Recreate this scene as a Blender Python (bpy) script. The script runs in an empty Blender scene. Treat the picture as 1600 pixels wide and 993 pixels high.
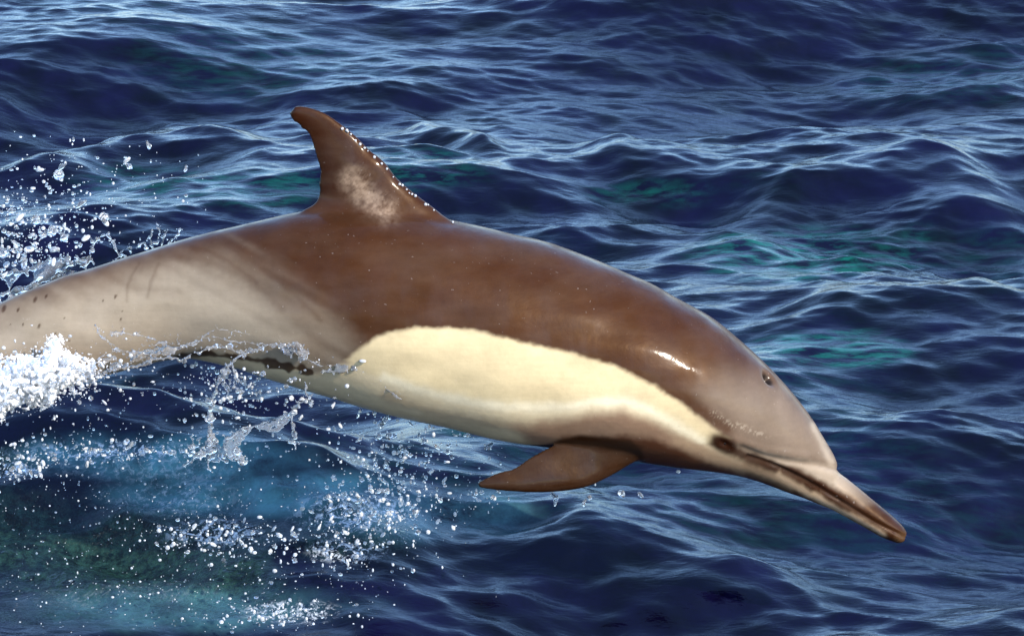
import bpy, bmesh, math, random
import numpy as np
from mathutils import Vector

random.seed(7)
rng = np.random.default_rng(11)
scene = bpy.context.scene
COL = scene.collection

# ------------------------------------------------------------------ camera
PITCH = math.radians(17.0)          # looking down from the boat rail
DIST = 7.0                          # metres to the dolphin
FPX = 900.0 * DIST                  # focal length in photo pixels (900 px per metre at the dolphin)
P0 = np.array([0.0, 0.0, 0.58])
FWD = np.array([0.0, math.cos(PITCH), -math.sin(PITCH)])
RIGHT = np.array([1.0, 0.0, 0.0])
UP = np.array([0.0, math.sin(PITCH), math.cos(PITCH)])
CAM = P0 - DIST * FWD
cam_data = bpy.data.cameras.new('camera')
cam = bpy.data.objects.new('camera', cam_data)
COL.objects.link(cam)
cam.location = CAM
cam.rotation_euler = (math.pi / 2 - PITCH, 0, 0)
cam_data.sensor_width = 36.0
cam_data.lens = 36.0 * FPX / 1600.0
cam_data.clip_start = 0.1
cam_data.clip_end = 20000
scene.camera = cam

# ------------------------------------------------------------------ light
SUN_EL, SUN_AZ = math.radians(33), math.radians(136)   # azimuth clockwise from +Y: behind and right of the camera
world = bpy.data.worlds.new('World'); scene.world = world; world.use_nodes = True
wn = world.node_tree
for n in list(wn.nodes): wn.nodes.remove(n)
sky = wn.nodes.new('ShaderNodeTexSky'); sky.sky_type = 'NISHITA'; sky.sun_disc = False
sky.sun_elevation = SUN_EL; sky.sun_rotation = SUN_AZ
sky.air_density = 1.0; sky.dust_density = 0.7; sky.ozone_density = 5.0
bg = wn.nodes.new('ShaderNodeBackground'); bg.inputs['Strength'].default_value = 0.15
wo = wn.nodes.new('ShaderNodeOutputWorld')
wn.links.new(sky.outputs[0], bg.inputs[0]); wn.links.new(bg.outputs[0], wo.inputs[0])
sd = bpy.data.lights.new('sun', 'SUN'); sd.energy = 2.0; sd.angle = math.radians(0.55); sd.color = (1.0, 0.92, 0.80)
sun = bpy.data.objects.new('sun', sd); COL.objects.link(sun)
sdir = Vector((math.sin(SUN_AZ) * math.cos(SUN_EL), math.cos(SUN_AZ) * math.cos(SUN_EL), math.sin(SUN_EL)))
sun.rotation_euler = sdir.to_track_quat('Z', 'Y').to_euler()
sun.location = sdir * 30
vs = scene.view_settings
vs.view_transform = 'Standard'; vs.look = 'None'; vs.gamma = 1.0; vs.exposure = 1.6; vs.use_curve_mapping = False
scene.cycles.use_denoising = True
scene.cycles.max_bounces = 10
scene.cycles.transmission_bounces = 8
scene.cycles.caustics_reflective = False
scene.cycles.caustics_refractive = False

# ------------------------------------------------------------------ pixel helpers
def ray(px, py):
    px = np.asarray(px, float); py = np.asarray(py, float)
    return FWD * FPX + (px[..., None] - 800.0) * RIGHT - (py[..., None] - 496.5) * UP

def on_plane(px, py, point, normal):
    d = ray(px, py)
    t = ((point - CAM) @ normal) / (d @ normal)
    return CAM + d * t[..., None]

def on_water(px, py, z=0.0):
    return on_plane(px, py, np.array([0, 0, z]), np.array([0, 0, 1.0]))

def at_depth(px, py, y):
    return on_plane(px, py, np.array([0, y, 0]) if np.isscalar(y) else y, np.array([0, 1.0, 0]))

def project(P):
    q = P - CAM
    z = q @ FWD
    return np.stack([800.0 + FPX * (q @ RIGHT) / z, 496.5 - FPX * (q @ UP) / z], -1)

# the dolphin's own frame: it leans a little away from upright
TILT = math.radians(13)
EV = math.cos(TILT) * UP - math.sin(TILT) * FWD
EW = -math.cos(TILT) * FWD - math.sin(TILT) * UP         # towards its right flank, the one in view

def sag(px, py, w=0.0):
    return on_plane(px, py, P0, EW) + np.asarray(w, float)[..., None] * EW

def sag_at(px, py, w):
    """the point seen at that pixel on the plane lying w to the side of the mid plane"""
    d = ray(px, py); t = ((P0 - CAM) @ EW + np.asarray(w, float)) / (d @ EW)
    return CAM + d * t[..., None]

def smoothstep(a, b, x):
    t = np.clip((x - a) / (b - a), 0, 1)
    return t * t * (3 - 2 * t)

def resample(pts, n, smooth=True):
    """n points along a polyline, Catmull-Rom smoothed, even in arc length"""
    p = np.asarray(pts, float)
    if smooth and len(p) > 2:
        q = np.vstack([2 * p[0] - p[1], p, 2 * p[-1] - p[-2]])
        out = []
        for i in range(len(p) - 1):
            t = np.linspace(0, 1, 12, endpoint=False)[:, None]
            a, b, c, d = q[i], q[i + 1], q[i + 2], q[i + 3]
            out.append(0.5 * ((2 * b) + (-a + c) * t + (2 * a - 5 * b + 4 * c - d) * t ** 2 + (-a + 3 * b - 3 * c + d) * t ** 3))
        p = np.vstack(out + [p[-1:]])
    s = np.concatenate([[0], np.cumsum(np.linalg.norm(np.diff(p, axis=0), axis=1))])
    u = np.linspace(0, s[-1], n)
    return np.stack([np.interp(u, s, p[:, k]) for k in range(p.shape[1])], -1)

def seg_dist(P, poly, closed=False):
    poly = np.asarray(poly, float)
    if closed: poly = np.vstack([poly, poly[:1]])
    out = np.full(len(P), 400.0)                      # farther than any mark is wide
    k = np.all((P > poly.min(0) - 130) & (P < poly.max(0) + 130), axis=1)
    p = P[k]; best = np.full(len(p), 400.0 ** 2)
    for a, b in zip(poly[:-1], poly[1:]):
        ab = b - a
        t = np.clip(((p - a) @ ab) / max(ab @ ab, 1e-9), 0, 1)
        dx, dy = p[:, 0] - a[0] - t * ab[0], p[:, 1] - a[1] - t * ab[1]
        best = np.minimum(best, dx * dx + dy * dy)
    out[k] = np.sqrt(best)
    return out

def inside(P, poly):
    poly = np.asarray(poly, float)
    c = np.zeros(len(P), bool)
    x, y = P[:, 0], P[:, 1]
    for (x1, y1), (x2, y2) in zip(poly, np.roll(poly, -1, axis=0)):
        if y1 == y2: continue
        k = ((y1 > y) != (y2 > y)) & (x < (x2 - x1) * (y - y1) / (y2 - y1) + x1)
        c ^= k
    return c

def sdf(P, poly):
    d = seg_dist(P, poly, True)
    return np.where(inside(P, poly), -d, d)

def value_noise(P, seed, freq):
    """smooth 2-D value noise in about -1..1"""
    r = np.random.default_rng(seed)
    tab = r.uniform(-1, 1, (256, 256))
    q = P * freq
    i = np.floor(q).astype(int); f = q - i; f = f * f * (3 - 2 * f)
    g = lambda a, b: tab[(i[:, 0] + a) % 256, (i[:, 1] + b) % 256]
    return (g(0, 0) * (1 - f[:, 0]) + g(1, 0) * f[:, 0]) * (1 - f[:, 1]) + (g(0, 1) * (1 - f[:, 0]) + g(1, 1) * f[:, 0]) * f[:, 1]

# ------------------------------------------------------------------ mesh helpers
def mesh_from(name, verts, quads=None, tris=None, smooth=True):
    me = bpy.data.meshes.new(name)
    faces, loops = [], []
    nq = 0 if quads is None else len(quads); nt = 0 if tris is None else len(tris)
    idx = np.concatenate([np.asarray(quads, np.int32).ravel() if nq else np.zeros(0, np.int32),
                          np.asarray(tris, np.int32).ravel() if nt else np.zeros(0, np.int32)])
    me.vertices.add(len(verts)); me.vertices.foreach_set('co', np.asarray(verts, np.float32).ravel())
    me.loops.add(len(idx)); me.loops.foreach_set('vertex_index', idx)
    start = np.concatenate([np.arange(nq) * 4, nq * 4 + np.arange(nt) * 3]).astype(np.int32)
    me.polygons.add(nq + nt); me.polygons.foreach_set('loop_start', start)
    me.polygons.foreach_set('use_smooth', np.full(nq + nt, smooth))
    me.update(calc_edges=True); me.validate()
    return me

def link(name, me, mat=None, parent=None):
    o = bpy.data.objects.new(name, me); COL.objects.link(o)
    if mat is not None and me is not None and len(me.materials) == 0: me.materials.append(mat)
    if parent is not None: o.parent = parent
    return o

def tag(o, label=None, cat=None, group=None, kind=None):
    if label: o['label'] = label
    if cat: o['category'] = cat
    if group: o['group'] = group
    if kind: o['kind'] = kind
    return o

def grid_quads(nu, nv, wrap_v=False):
    i = np.arange(nu - 1)[:, None]; j = np.arange(nv if wrap_v else nv - 1)[None, :]
    j2 = (j + 1) % nv
    a = i * nv + j; b = i * nv + j2; c = (i + 1) * nv + j2; d = (i + 1) * nv + j
    return np.stack([a, b, c, d], -1).reshape(-1, 4)

def loft(rings):
    """closed tube from (n, m, 3) rings with fan caps"""
    n, m, _ = rings.shape
    v = rings.reshape(-1, 3)
    q = grid_quads(n, m, True)
    c0 = rings[0].mean(0); c1 = rings[-1].mean(0)
    v = np.vstack([v, c0, c1])
    k = np.arange(m); k2 = (k + 1) % m
    t = np.vstack([np.stack([np.full(m, n * m), k2, k], -1), np.stack([np.full(m, n * m + 1), (n - 1) * m + k, (n - 1) * m + k2], -1)])
    return v, q, t

def join(shells):
    V, Q, T, o = [], [], [], 0
    for v, q, t in shells:
        V.append(v)
        if q is not None and len(q): Q.append(np.asarray(q) + o)
        if t is not None and len(t): T.append(np.asarray(t) + o)
        o += len(v)
    return np.vstack(V), (np.vstack(Q) if Q else None), (np.vstack(T) if T else None)

def voxel(verts, quads, tris, size, name='tmp'):
    me = mesh_from(name + '_raw', verts, quads, tris)
    o = bpy.data.objects.new('tmp_voxel', me); COL.objects.link(o)
    md = o.modifiers.new('r', 'REMESH'); md.mode = 'VOXEL'; md.voxel_size = size; md.use_smooth_shade = True
    dg = bpy.context.evaluated_depsgraph_get()
    out = bpy.data.meshes.new_from_object(o.evaluated_get(dg))
    bpy.data.objects.remove(o); bpy.data.meshes.remove(me)
    out.name = name
    return out

def get_co(me):
    c = np.empty(len(me.vertices) * 3, np.float32); me.vertices.foreach_get('co', c); return c.reshape(-1, 3).astype(float)

def set_co(me, c):
    me.vertices.foreach_set('co', c.astype(np.float32).ravel()); me.update()

def edges_of(me):
    e = np.empty(len(me.edges) * 2, np.int32); me.edges.foreach_get('vertices', e); return e.reshape(-1, 2)

def relax(c, e, iters, weight=None, lam=0.5, taubin=False):
    n = len(c)
    deg = np.bincount(e.ravel(), minlength=n)[:, None].astype(float); deg[deg == 0] = 1
    w = 1.0 if weight is None else weight[:, None]
    for it in range(iters):
        for l in ((lam, -lam * 1.02) if taubin else (lam,)):
            s = np.stack([np.bincount(e[:, 0], c[e[:, 1], k], n) + np.bincount(e[:, 1], c[e[:, 0], k], n) for k in range(3)], -1)
            c = c + w * l * (s / deg - c)
    return c

def normals_of(me):
    nn = np.empty(len(me.vertices) * 3, np.float32); me.vertex_normals.foreach_get('vector', nn); return nn.reshape(-1, 3).astype(float)

def set_attr(me, name, vals, kind='FLOAT'):
    a = me.attributes.new(name, kind, 'POINT')
    if kind == 'FLOAT': a.data.foreach_set('value', np.asarray(vals, np.float32).ravel())
    else:
        v = np.ones((len(vals), 4), np.float32); v[:, :3] = vals
        a.data.foreach_set('color', v.ravel())

def srgb(r, g, b):
    c = np.array([r, g, b]) / 255.0
    return np.where(c <= 0.04045, c / 12.92, ((c + 0.055) / 1.055) ** 2.4)

def ico(sub):
    bm = bmesh.new(); bmesh.ops.create_icosphere(bm, subdivisions=sub, radius=1.0)
    bm.verts.ensure_lookup_table()
    v = np.array([x.co[:] for x in bm.verts]); t = np.array([[y.index for y in f.verts] for f in bm.faces]); bm.free()
    return v, t
ICO1, ICO2, ICO3 = ico(1), ico(2), ico(3)

# ------------------------------------------------------------------ materials
class Nodes:
    def __init__(self, name):
        self.m = bpy.data.materials.new(name); self.m.use_nodes = True
        self.t = self.m.node_tree
        self.p = self.t.nodes['Principled BSDF']
    def n(self, kind, **kw):
        x = self.t.nodes.new(kind)
        for k, v in kw.items():
            if k in x.inputs and not hasattr(x, k): x.inputs[k].default_value = v
            else: setattr(x, k, v)
        return x
    def l(self, a, b): self.t.links.new(a, b)
    def math(self, op, a, b=None, clamp=False):
        x = self.n('ShaderNodeMath', operation=op, use_clamp=clamp)
        for i, v in enumerate((a, b)):
            if v is None: continue
            if isinstance(v, (int, float)): x.inputs[i].default_value = v
            else: self.l(v, x.inputs[i])
        return x.outputs[0]
    def mix(self, f, a, b, blend='MIX'):
        x = self.n('ShaderNodeMix', data_type='RGBA', blend_type=blend)
        for s, v in ((0, f), (6, a), (7, b)):
            if isinstance(v, (int, float)): x.inputs[s].default_value = v
            elif isinstance(v, (tuple, list, np.ndarray)): x.inputs[s].default_value = (*[float(q) for q in v[:3]], 1)
            else: self.l(v, x.inputs[s])
        return x.outputs[2]
    def noise(self, vec, scale, detail=3, rough=0.55, **kw):
        x = self.n('ShaderNodeTexNoise'); x.inputs['Scale'].default_value = scale
        x.inputs['Detail'].default_value = detail; x.inputs['Roughness'].default_value = rough
        for k, v in kw.items(): x.inputs[k].default_value = v
        if vec is not None: self.l(vec, x.inputs['Vector'])
        return x.outputs[0]
    def ramp(self, f, a, b):
        x = self.n('ShaderNodeMapRange'); x.inputs[1].default_value = a; x.inputs[2].default_value = b
        self.l(f, x.inputs[0]); return x.outputs[0]
    def attr(self, name):
        return self.n('ShaderNodeAttribute', attribute_name=name)
    def objco(self, scale=None, rot=None):
        tc = self.n('ShaderNodeTexCoord')
        if scale is None: return tc.outputs['Object']
        mp = self.n('ShaderNodeMapping'); mp.inputs['Scale'].default_value = scale
        if rot: mp.inputs['Rotation'].default_value = rot
        self.l(tc.outputs['Object'], mp.inputs[0]); return mp.outputs[0]

def sea_material():
    N = Nodes('sea_water'); p = N.p
    air = N.attr('aerated').outputs['Fac']; green = N.attr('green').outputs['Fac']; murk = N.attr('murky').outputs['Fac']
    foam = N.attr('foam').outputs['Fac']
    co = N.objco()
    blotch = N.noise(co, 5.0, 4, 0.6)
    streak = N.noise(N.objco((14, 42, 14), (0, 0, math.radians(-14))), 1.0, 4, 0.6)
    deep = N.mix(N.ramp(blotch, 0.35, 0.7), (0.0005, 0.0004, 0.0028), (0.0030, 0.0026, 0.0200))
    g = N.math('MULTIPLY', green, N.ramp(streak, 0.42, 0.62), True)
    c = N.mix(g, deep, (0.004, 0.085, 0.064))
    grain = N.noise(co, 46.0, 4, 0.7)
    mcol = N.mix(N.ramp(grain, 0.40, 0.66), (0.002, 0.006, 0.005), (0.016, 0.046, 0.034))
    c = N.mix(murk, c, mcol)
    a = N.math('MULTIPLY', air, N.ramp(N.noise(co, 9.0, 5, 0.65), 0.30, 0.62), True)
    c = N.mix(a, c, (0.085, 0.240, 0.270))
    lace = N.ramp(N.noise(co, 70.0, 5, 0.75, Distortion=0.6), 0.50, 0.60)
    f = N.math('MULTIPLY', foam, lace, True)
    c = N.mix(f, c, (0.7, 0.74, 0.78))
    N.l(c, p.inputs['Base Color'])
    p.inputs['IOR'].default_value = 1.34
    r = N.math('ADD', N.math('MULTIPLY', f, 0.3), 0.045)
    N.l(r, p.inputs['Roughness'])
    # capillary ripples
    r1 = N.noise(N.objco((12, 26, 12), (0, 0, math.radians(-10))), 1.0, 5, 0.6, Distortion=0.7)
    r2 = N.noise(N.objco((24, 80, 24), (0, 0, math.radians(12))), 1.0, 4, 0.6, Distortion=0.5)
    r3 = N.noise(co, 130.0, 3, 0.6)
    b1 = N.n('ShaderNodeBump'); b1.inputs['Strength'].default_value = 1.0; b1.inputs['Distance'].default_value = 0.0022
    N.l(r1, b1.inputs['Height'])
    b2 = N.n('ShaderNodeBump'); b2.inputs['Strength'].default_value = 1.0; b2.inputs['Distance'].default_value = 0.0011
    N.l(r2, b2.inputs['Height']); N.l(b1.outputs[0], b2.inputs['Normal'])
    b3 = N.n('ShaderNodeBump'); b3.inputs['Distance'].default_value = 0.006
    N.l(N.math('ADD', N.math('MULTIPLY', murk, 0.9), N.math('MULTIPLY', air, 0.6), True), b3.inputs['Strength']); N.l(r3, b3.inputs['Height']); N.l(b2.outputs[0], b3.inputs['Normal'])
    N.l(b3.outputs[0], p.inputs['Normal'])
    return N.m

def skin_material():
    N = Nodes('dolphin_skin'); p = N.p
    col = N.attr('skin').outputs['Color']
    co = N.objco()
    mott = N.ramp(N.noise(co, 16.0, 5, 0.65), 0.3, 0.7)
    c = N.mix(0.42, col, N.mix(mott, (0.62, 0.58, 0.55), (1.22, 1.20, 1.18)), 'MULTIPLY')
    scr = N.noise(N.objco((16, 60, 140), (0, math.radians(24), 0)), 1.0, 5, 0.65)
    c = N.mix(0.13, c, N.mix(N.ramp(scr, 0.35, 0.65), (0.72, 0.70, 0.68), (1.2, 1.2, 1.2)), 'MULTIPLY')
    speck = N.ramp(N.noise(co, 170.0, 2, 0.5), 0.72, 0.76)
    c = N.mix(N.math('MULTIPLY', speck, 0.16), c, (0.55, 0.48, 0.42))
    bloom = N.ramp(N.noise(N.objco((3, 3, 9), (0, math.radians(18), 0)), 2.2, 5, 0.6), 0.42, 0.72)
    c = N.mix(N.math('MULTIPLY', bloom, 0.20), c, N.mix(0.4, c, (0.24, 0.175, 0.125)))
    N.l(c, p.inputs['Base Color'])
    wet = N.noise(co, 30.0, 4, 0.6)
    rr = N.n('ShaderNodeMapRange'); rr.inputs[1].default_value = 0.3; rr.inputs[2].default_value = 0.7
    rr.inputs[3].default_value = 0.34; rr.inputs[4].default_value = 0.50
    N.l(wet, rr.inputs[0]); N.l(rr.outputs[0], p.inputs['Roughness'])
    p.inputs['IOR'].default_value = 1.20; p.inputs['Specular Tint'].default_value = (1.0, 0.66, 0.36, 1)
    runs = N.ramp(N.noise(N.objco((22, 22, 7), (0, math.radians(-20), 0)), 1.0, 4, 0.6), 0.40, 0.62)
    N.l(N.math('ADD', N.math('MULTIPLY', runs, 0.34), 0.08), p.inputs['Coat Weight'])
    p.inputs['Coat Roughness'].default_value = 0.10
    p.inputs['Coat IOR'].default_value = 1.34
    b = N.n('ShaderNodeBump'); b.inputs['Distance'].default_value = 0.0012; b.inputs['Strength'].default_value = 0.6
    N.l(N.noise(co, 55.0, 4, 0.6), b.inputs['Height']); N.l(b.outputs[0], p.inputs['Normal'])
    b2 = N.n('ShaderNodeBump'); b2.inputs['Distance'].default_value = 0.0006; b2.inputs['Strength'].default_value = 0.8
    N.l(N.noise(co, 28.0, 4, 0.6), b2.inputs['Height']); N.l(b2.outputs[0], p.inputs['Coat Normal'])
    return N.m

def plain(name, col, rough=0.3, ior=1.45, trans=0.0, coat=0.0):
    N = Nodes(name); p = N.p
    co = N.objco()
    v = N.noise(co, 60.0, 3)
    N.l(N.mix(v, np.array(col) * 0.85, np.minimum(np.array(col) * 1.12, 1.0)), p.inputs['Base Color'])
    p.inputs['Roughness'].default_value = rough; p.inputs['IOR'].default_value = ior
    p.inputs['Transmission Weight'].default_value = trans; p.inputs['Coat Weight'].default_value = coat
    return N.m

M_SEA = sea_material(); M_SKIN = skin_material()
M_EYE = plain('eye_dark', (0.006, 0.004, 0.003), 0.06)
M_DROP = plain('droplet_water', (0.97, 0.98, 1.0), 0.07, 1.33, 0.90)
M_BRIGHT = plain('glint_white_droplet', (0.98, 0.97, 0.95), 0.10, 1.33, 0.55)  # whitish body colour stands in for sun glints on the drops
M_STRAND = plain('clear_water', (0.97, 0.98, 1.0), 0.07, 1.33, 0.88)
M_FOAM = plain('white_water', (0.97, 0.955, 0.93), 0.3, 1.33, 0.0)
_p = M_FOAM.node_tree.nodes['Principled BSDF']; _p.inputs['Subsurface Weight'].default_value = 0.6; _p.inputs['Subsurface Scale'].default_value = 0.02; _p.inputs['Subsurface Radius'].default_value = (1, 1, 1)

# ------------------------------------------------------------------ the sea
def fft_ocean(L, n, kp, power, spread, wind, seed, cut, focus=2.0):
    r = np.random.default_rng(seed)
    k1 = np.fft.fftfreq(n, d=L / n) * 2 * math.pi
    kx, ky = np.meshgrid(k1, k1, indexing='ij')
    k = np.hypot(kx, ky); k[0, 0] = 1
    th = np.arctan2(ky, kx) - wind
    D = spread + (1 - spread) * np.abs(np.cos(th)) ** focus
    A = k ** (-power) * np.exp(-(kp / k) ** 2) * D * np.exp(-(k * cut) ** 2); A[0, 0] = 0
    ph = (r.normal(size=(n, n)) + 1j * r.normal(size=(n, n))) * A
    h = np.fft.ifft2(ph); s = 1.0 / h.real.std()
    dx = np.fft.ifft2(-1j * kx / k * ph).real * s; dy = np.fft.ifft2(-1j * ky / k * ph).real * s
    return h.real * s, dx, dy

def sample(tile, x, y, L):
    n = tile.shape[0]
    u = (x / L) % 1 * n; v = (y / L) % 1 * n
    i = np.floor(u).astype(int); j = np.floor(v).astype(int); fu = u - i; fv = v - j
    i %= n; j %= n; i2 = (i + 1) % n; j2 = (j + 1) % n
    return (tile[i, j] * (1 - fu) + tile[i2, j] * fu) * (1 - fv) + (tile[i, j2] * (1 - fu) + tile[i2, j2] * fu) * fv

def axis(lo, hi, step, far, grow=1.12):
    core = np.arange(lo, hi, step)
    out, s, x = [], step, core[-1]
    while x < far: s *= grow; x += s; out.append(x)
    neg, s, x = [], step, core[0]
    while x > -far: s *= grow; x -= s; neg.append(x)
    return np.concatenate([neg[::-1], core, out])

gx = axis(-2.1, 2.1, 0.0062, 4000); gy = axis(-0.8, 6.0, 0.0074, 4000)
X, Y = np.meshgrid(gx, gy, indexing='ij')
sp = np.maximum(np.gradient(gx)[:, None], np.gradient(gy)[None, :])
big = fft_ocean(11.0, 1024, 2 * math.pi / 0.95, 2.5, 0.10, math.radians(94), 5, 0.015, 2.0)
small = fft_ocean(5.3, 1024, 2 * math.pi / 0.20, 2.5, 0.15, math.radians(84), 9, 0.006, 3.0)
swell = fft_ocean(23.0, 512, 2 * math.pi / 2.6, 3.0, 0.10, math.radians(105), 21, 0.08, 2.0)
fine = fft_ocean(2.3, 1024, 2 * math.pi / 0.075, 2.6, 0.10, math.radians(80), 14, 0.0035, 4.0)
fade_b = smoothstep(0.5, 0.1, sp); fade_s = smoothstep(0.10, 0.02, sp)
def slick(cx, cy, rx, ry):
    c_ = on_water(np.array([cx, cx + rx, cx], float), np.array([cy, cy, cy - ry], float))[:, :2]
    e1, e2 = np.linalg.norm(c_[1] - c_[0]), np.linalg.norm(c_[2] - c_[0])
    return np.exp(-((X - c_[0, 0]) / e1) ** 2 - ((Y - c_[0, 1]) / e2) ** 2)
calm = 1 - 0.5 * np.clip(slick(250, 40, 420, 50) + 0.8 * slick(1050, 150, 420, 45) + 0.8 * slick(750, 90, 300, 30) + 0.5 * slick(1450, 200, 250, 40) + 0.5 * slick(250, 180, 250, 30), 0, 1)
AB, AS = 0.0155 * calm, 0.0037 * calm * (1 + 1.1 * slick(200, 880, 360, 90) + 0.6 * slick(560, 820, 150, 50))
Z = AB * fade_b * sample(big[0], X + 3, Y, 11.0) + AS * fade_s * sample(small[0], X, Y, 5.3)
gust = np.clip(0.55 + 0.9 * value_noise(np.stack([X.ravel(), Y.ravel()], -1), 77, 2.3).reshape(X.shape), 0.1, 1.5)
Z = Z + 0.00085 * gust * fade_s * sample(fine[0], X, Y, 2.3)
Z = Z + 0.040 * smoothstep(1.2, 0.3, sp) * sample(swell[0], X, Y, 23.0)
CHB, CHS = 0.6, 0.6
DX = CHB * AB * fade_b * sample(big[1], X + 3, Y, 11.0) + CHS * AS * fade_s * sample(small[1], X, Y, 5.3)
DY = CHB * AB * fade_b * sample(big[2], X + 3, Y, 11.0) + CHS * AS * fade_s * sample(small[2], X, Y, 5.3)
# single wavelets that can be picked out in the photograph: (crest line in pixels, height m, front width m, back width m)
CRESTS = [
    ([(-60, 92), (120, 92), (260, 98), (420, 112)], 0.035, 0.07, 0.25),
    ([(-60, 232), (90, 246), (240, 220), (360, 225), (470, 250)], 0.12, 0.20, 0.32),
    ([(880, 236), (1000, 258), (1130, 272), (1240, 268)], 0.085, 0.14, 0.26),
    ([(1090, 338), (1250, 288), (1400, 285), (1520, 300), (1660, 345)], 0.13, 0.26, 0.36),
    ([(1180, 520), (1350, 505), (1500, 498), (1660, 505)], 0.08, 0.16, 0.25),
    ([(640, -62), (900, -52), (1200, -56), (1800, -60)], 0.30, 0.95, 0.6),
    ([(620, 190), (720, 215), (800, 245)], 0.05, 0.10, 0.2),
    ([(740, 905), (900, 880), (1000, 905), (1150, 900), (1300, 890)], 0.045, 0.10, 0.22),
    ([(-160, 690), (60, 735), (220, 760), (400, 800), (640, 870), (760, 930)], 0.14, 0.34, 0.30),
]
near = (np.abs(X) < 2.6) & (Y > -1.4) & (Y < 6.8)
NP = np.stack([X[near], Y[near]], -1)
zz = Z[near]
for pts, h, wf, wb in CRESTS:
    line = resample(on_water(*np.array(pts, float).T)[:, :2], 30)
    u = (NP[:, 0] - line[0, 0]) / (line[-1, 0] - line[0, 0])
    ok = (u > 0) & (u < 1)
    dy_ = NP[ok, 1] - np.interp(NP[ok, 0], line[:, 0], line[:, 1])
    w = np.where(dy_ < 0, wf, wb)
    best = np.abs(dy_)
    endf = smoothstep(0, 0.3, u[ok]) * smoothstep(1, 0.7, u[ok])
    prof = np.exp(-(best / w) ** 1.6) - 0.35 * np.exp(-((best - 1.6 * w) / w) ** 2)
    zz[ok] += 0.6 * h * endf * prof
Z[near] = zz
V = np.stack([X - DX, Y - DY, Z], -1)
sea_me = mesh_from('sea', V.reshape(-1, 3), grid_quads(len(gx), len(gy)))
if sea_me.polygons[0].normal.z < 0: sea_me.flip_normals()
pix = project(V.reshape(-1, 3)); G = np.stack([X.ravel(), Y.ravel()], -1)
core = ((np.abs(X) < 3) & (Y > -2) & (Y < 7)).ravel()

def blob(cx, cy, rx, ry, soft=1.0, seed=0):
    """a patch of water lying round the point seen at (cx, cy), with an uneven edge"""
    d = np.where(core, np.hypot((pix[:, 0] - cx) / rx, (pix[:, 1] - cy) / ry), 9.0)
    k = d < 1.5
    d[k] = d[k] + 0.28 * value_noise(G[k], 40 + seed, 4.0) + 0.15 * value_noise(G[k], 60 + seed, 11.0)
    return np.where(k, smoothstep(1.0, 1.0 - 0.75 * soft, d), 0)
# nearest water surface along each line of sight, for setting drops down on it
_cell = 4.0; _W, _H = 420, 270
_ci = np.floor((pix[:, 0] + 40) / _cell).astype(int); _cj = np.floor((pix[:, 1] + 40) / _cell).astype(int)
_ok = np.nonzero(core & (_ci >= 0) & (_ci < _W) & (_cj >= 0) & (_cj < _H))[0]
_dist = np.linalg.norm(V.reshape(-1, 3)[_ok] - CAM, axis=1)
surf_dist = np.full((_W, _H), 99.0)
np.minimum.at(surf_dist, (_ci[_ok], _cj[_ok]), _dist)
def surface(px, py):
    i = int(np.clip((px + 40) / _cell, 0, _W - 1)); j = int(np.clip((py + 40) / _cell, 0, _H - 1))
    return surf_dist[i, j]
green = np.maximum.reduce([blob(1270, 395, 190, 60, 1, 1), blob(1300, 545, 150, 36, 1, 2), 0.55 * blob(660, 270, 130, 40, 1, 3),
                           0.5 * blob(320, 290, 220, 45, 1, 4), 0.45 * blob(1000, 300, 160, 40, 1, 5), 0.5 * blob(830, 660, 260, 40, 1, 12),
                           0.16 * smoothstep(0.0, 0.6, value_noise(G, 88, 1.6))])
murky = np.maximum.reduce([blob(170, 880, 330, 150, 0.9, 6), 0.8 * blob(560, 830, 130, 60, 0.9, 7), blob(20, 720, 70, 30, 0.9, 8)])
aerated = np.maximum.reduce([blob(270, 715, 300, 50, 1, 9), 0.8 * blob(420, 770, 260, 40, 1, 10), 0.6 * blob(620, 800, 260, 50, 1, 11), 0.4 * blob(300, 950, 300, 40, 1, 13)])
foamm = np.maximum.reduce([0.9 * blob(560, 800, 110, 38, 1, 14), 0.8 * blob(340, 830, 90, 26, 1, 15), 0.8 * blob(200, 705, 190, 18, 1, 16),
                           0.8 * blob(450, 955, 90, 20, 1, 17), 0.75 * blob(540, 860, 70, 22, 1, 18), blob(20, 735, 60, 18, 1, 19)])
foamm = np.maximum(foamm, 0.42 * aerated * smoothstep(-0.2, 0.7, value_noise(np.stack([G[:, 0] * 3, G[:, 1] * 9], -1), 95, 1.0)))
murky *= 1 - 0.5 * aerated
for nm, a in (('green', green), ('murky', murky), ('aerated', aerated), ('foam', foamm)):
    set_attr(sea_me, nm, np.where(core, a, 0))
sea = tag(link('sea', sea_me, M_SEA), 'deep blue rippled open sea with paler bubbly patches', kind='structure')

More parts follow.
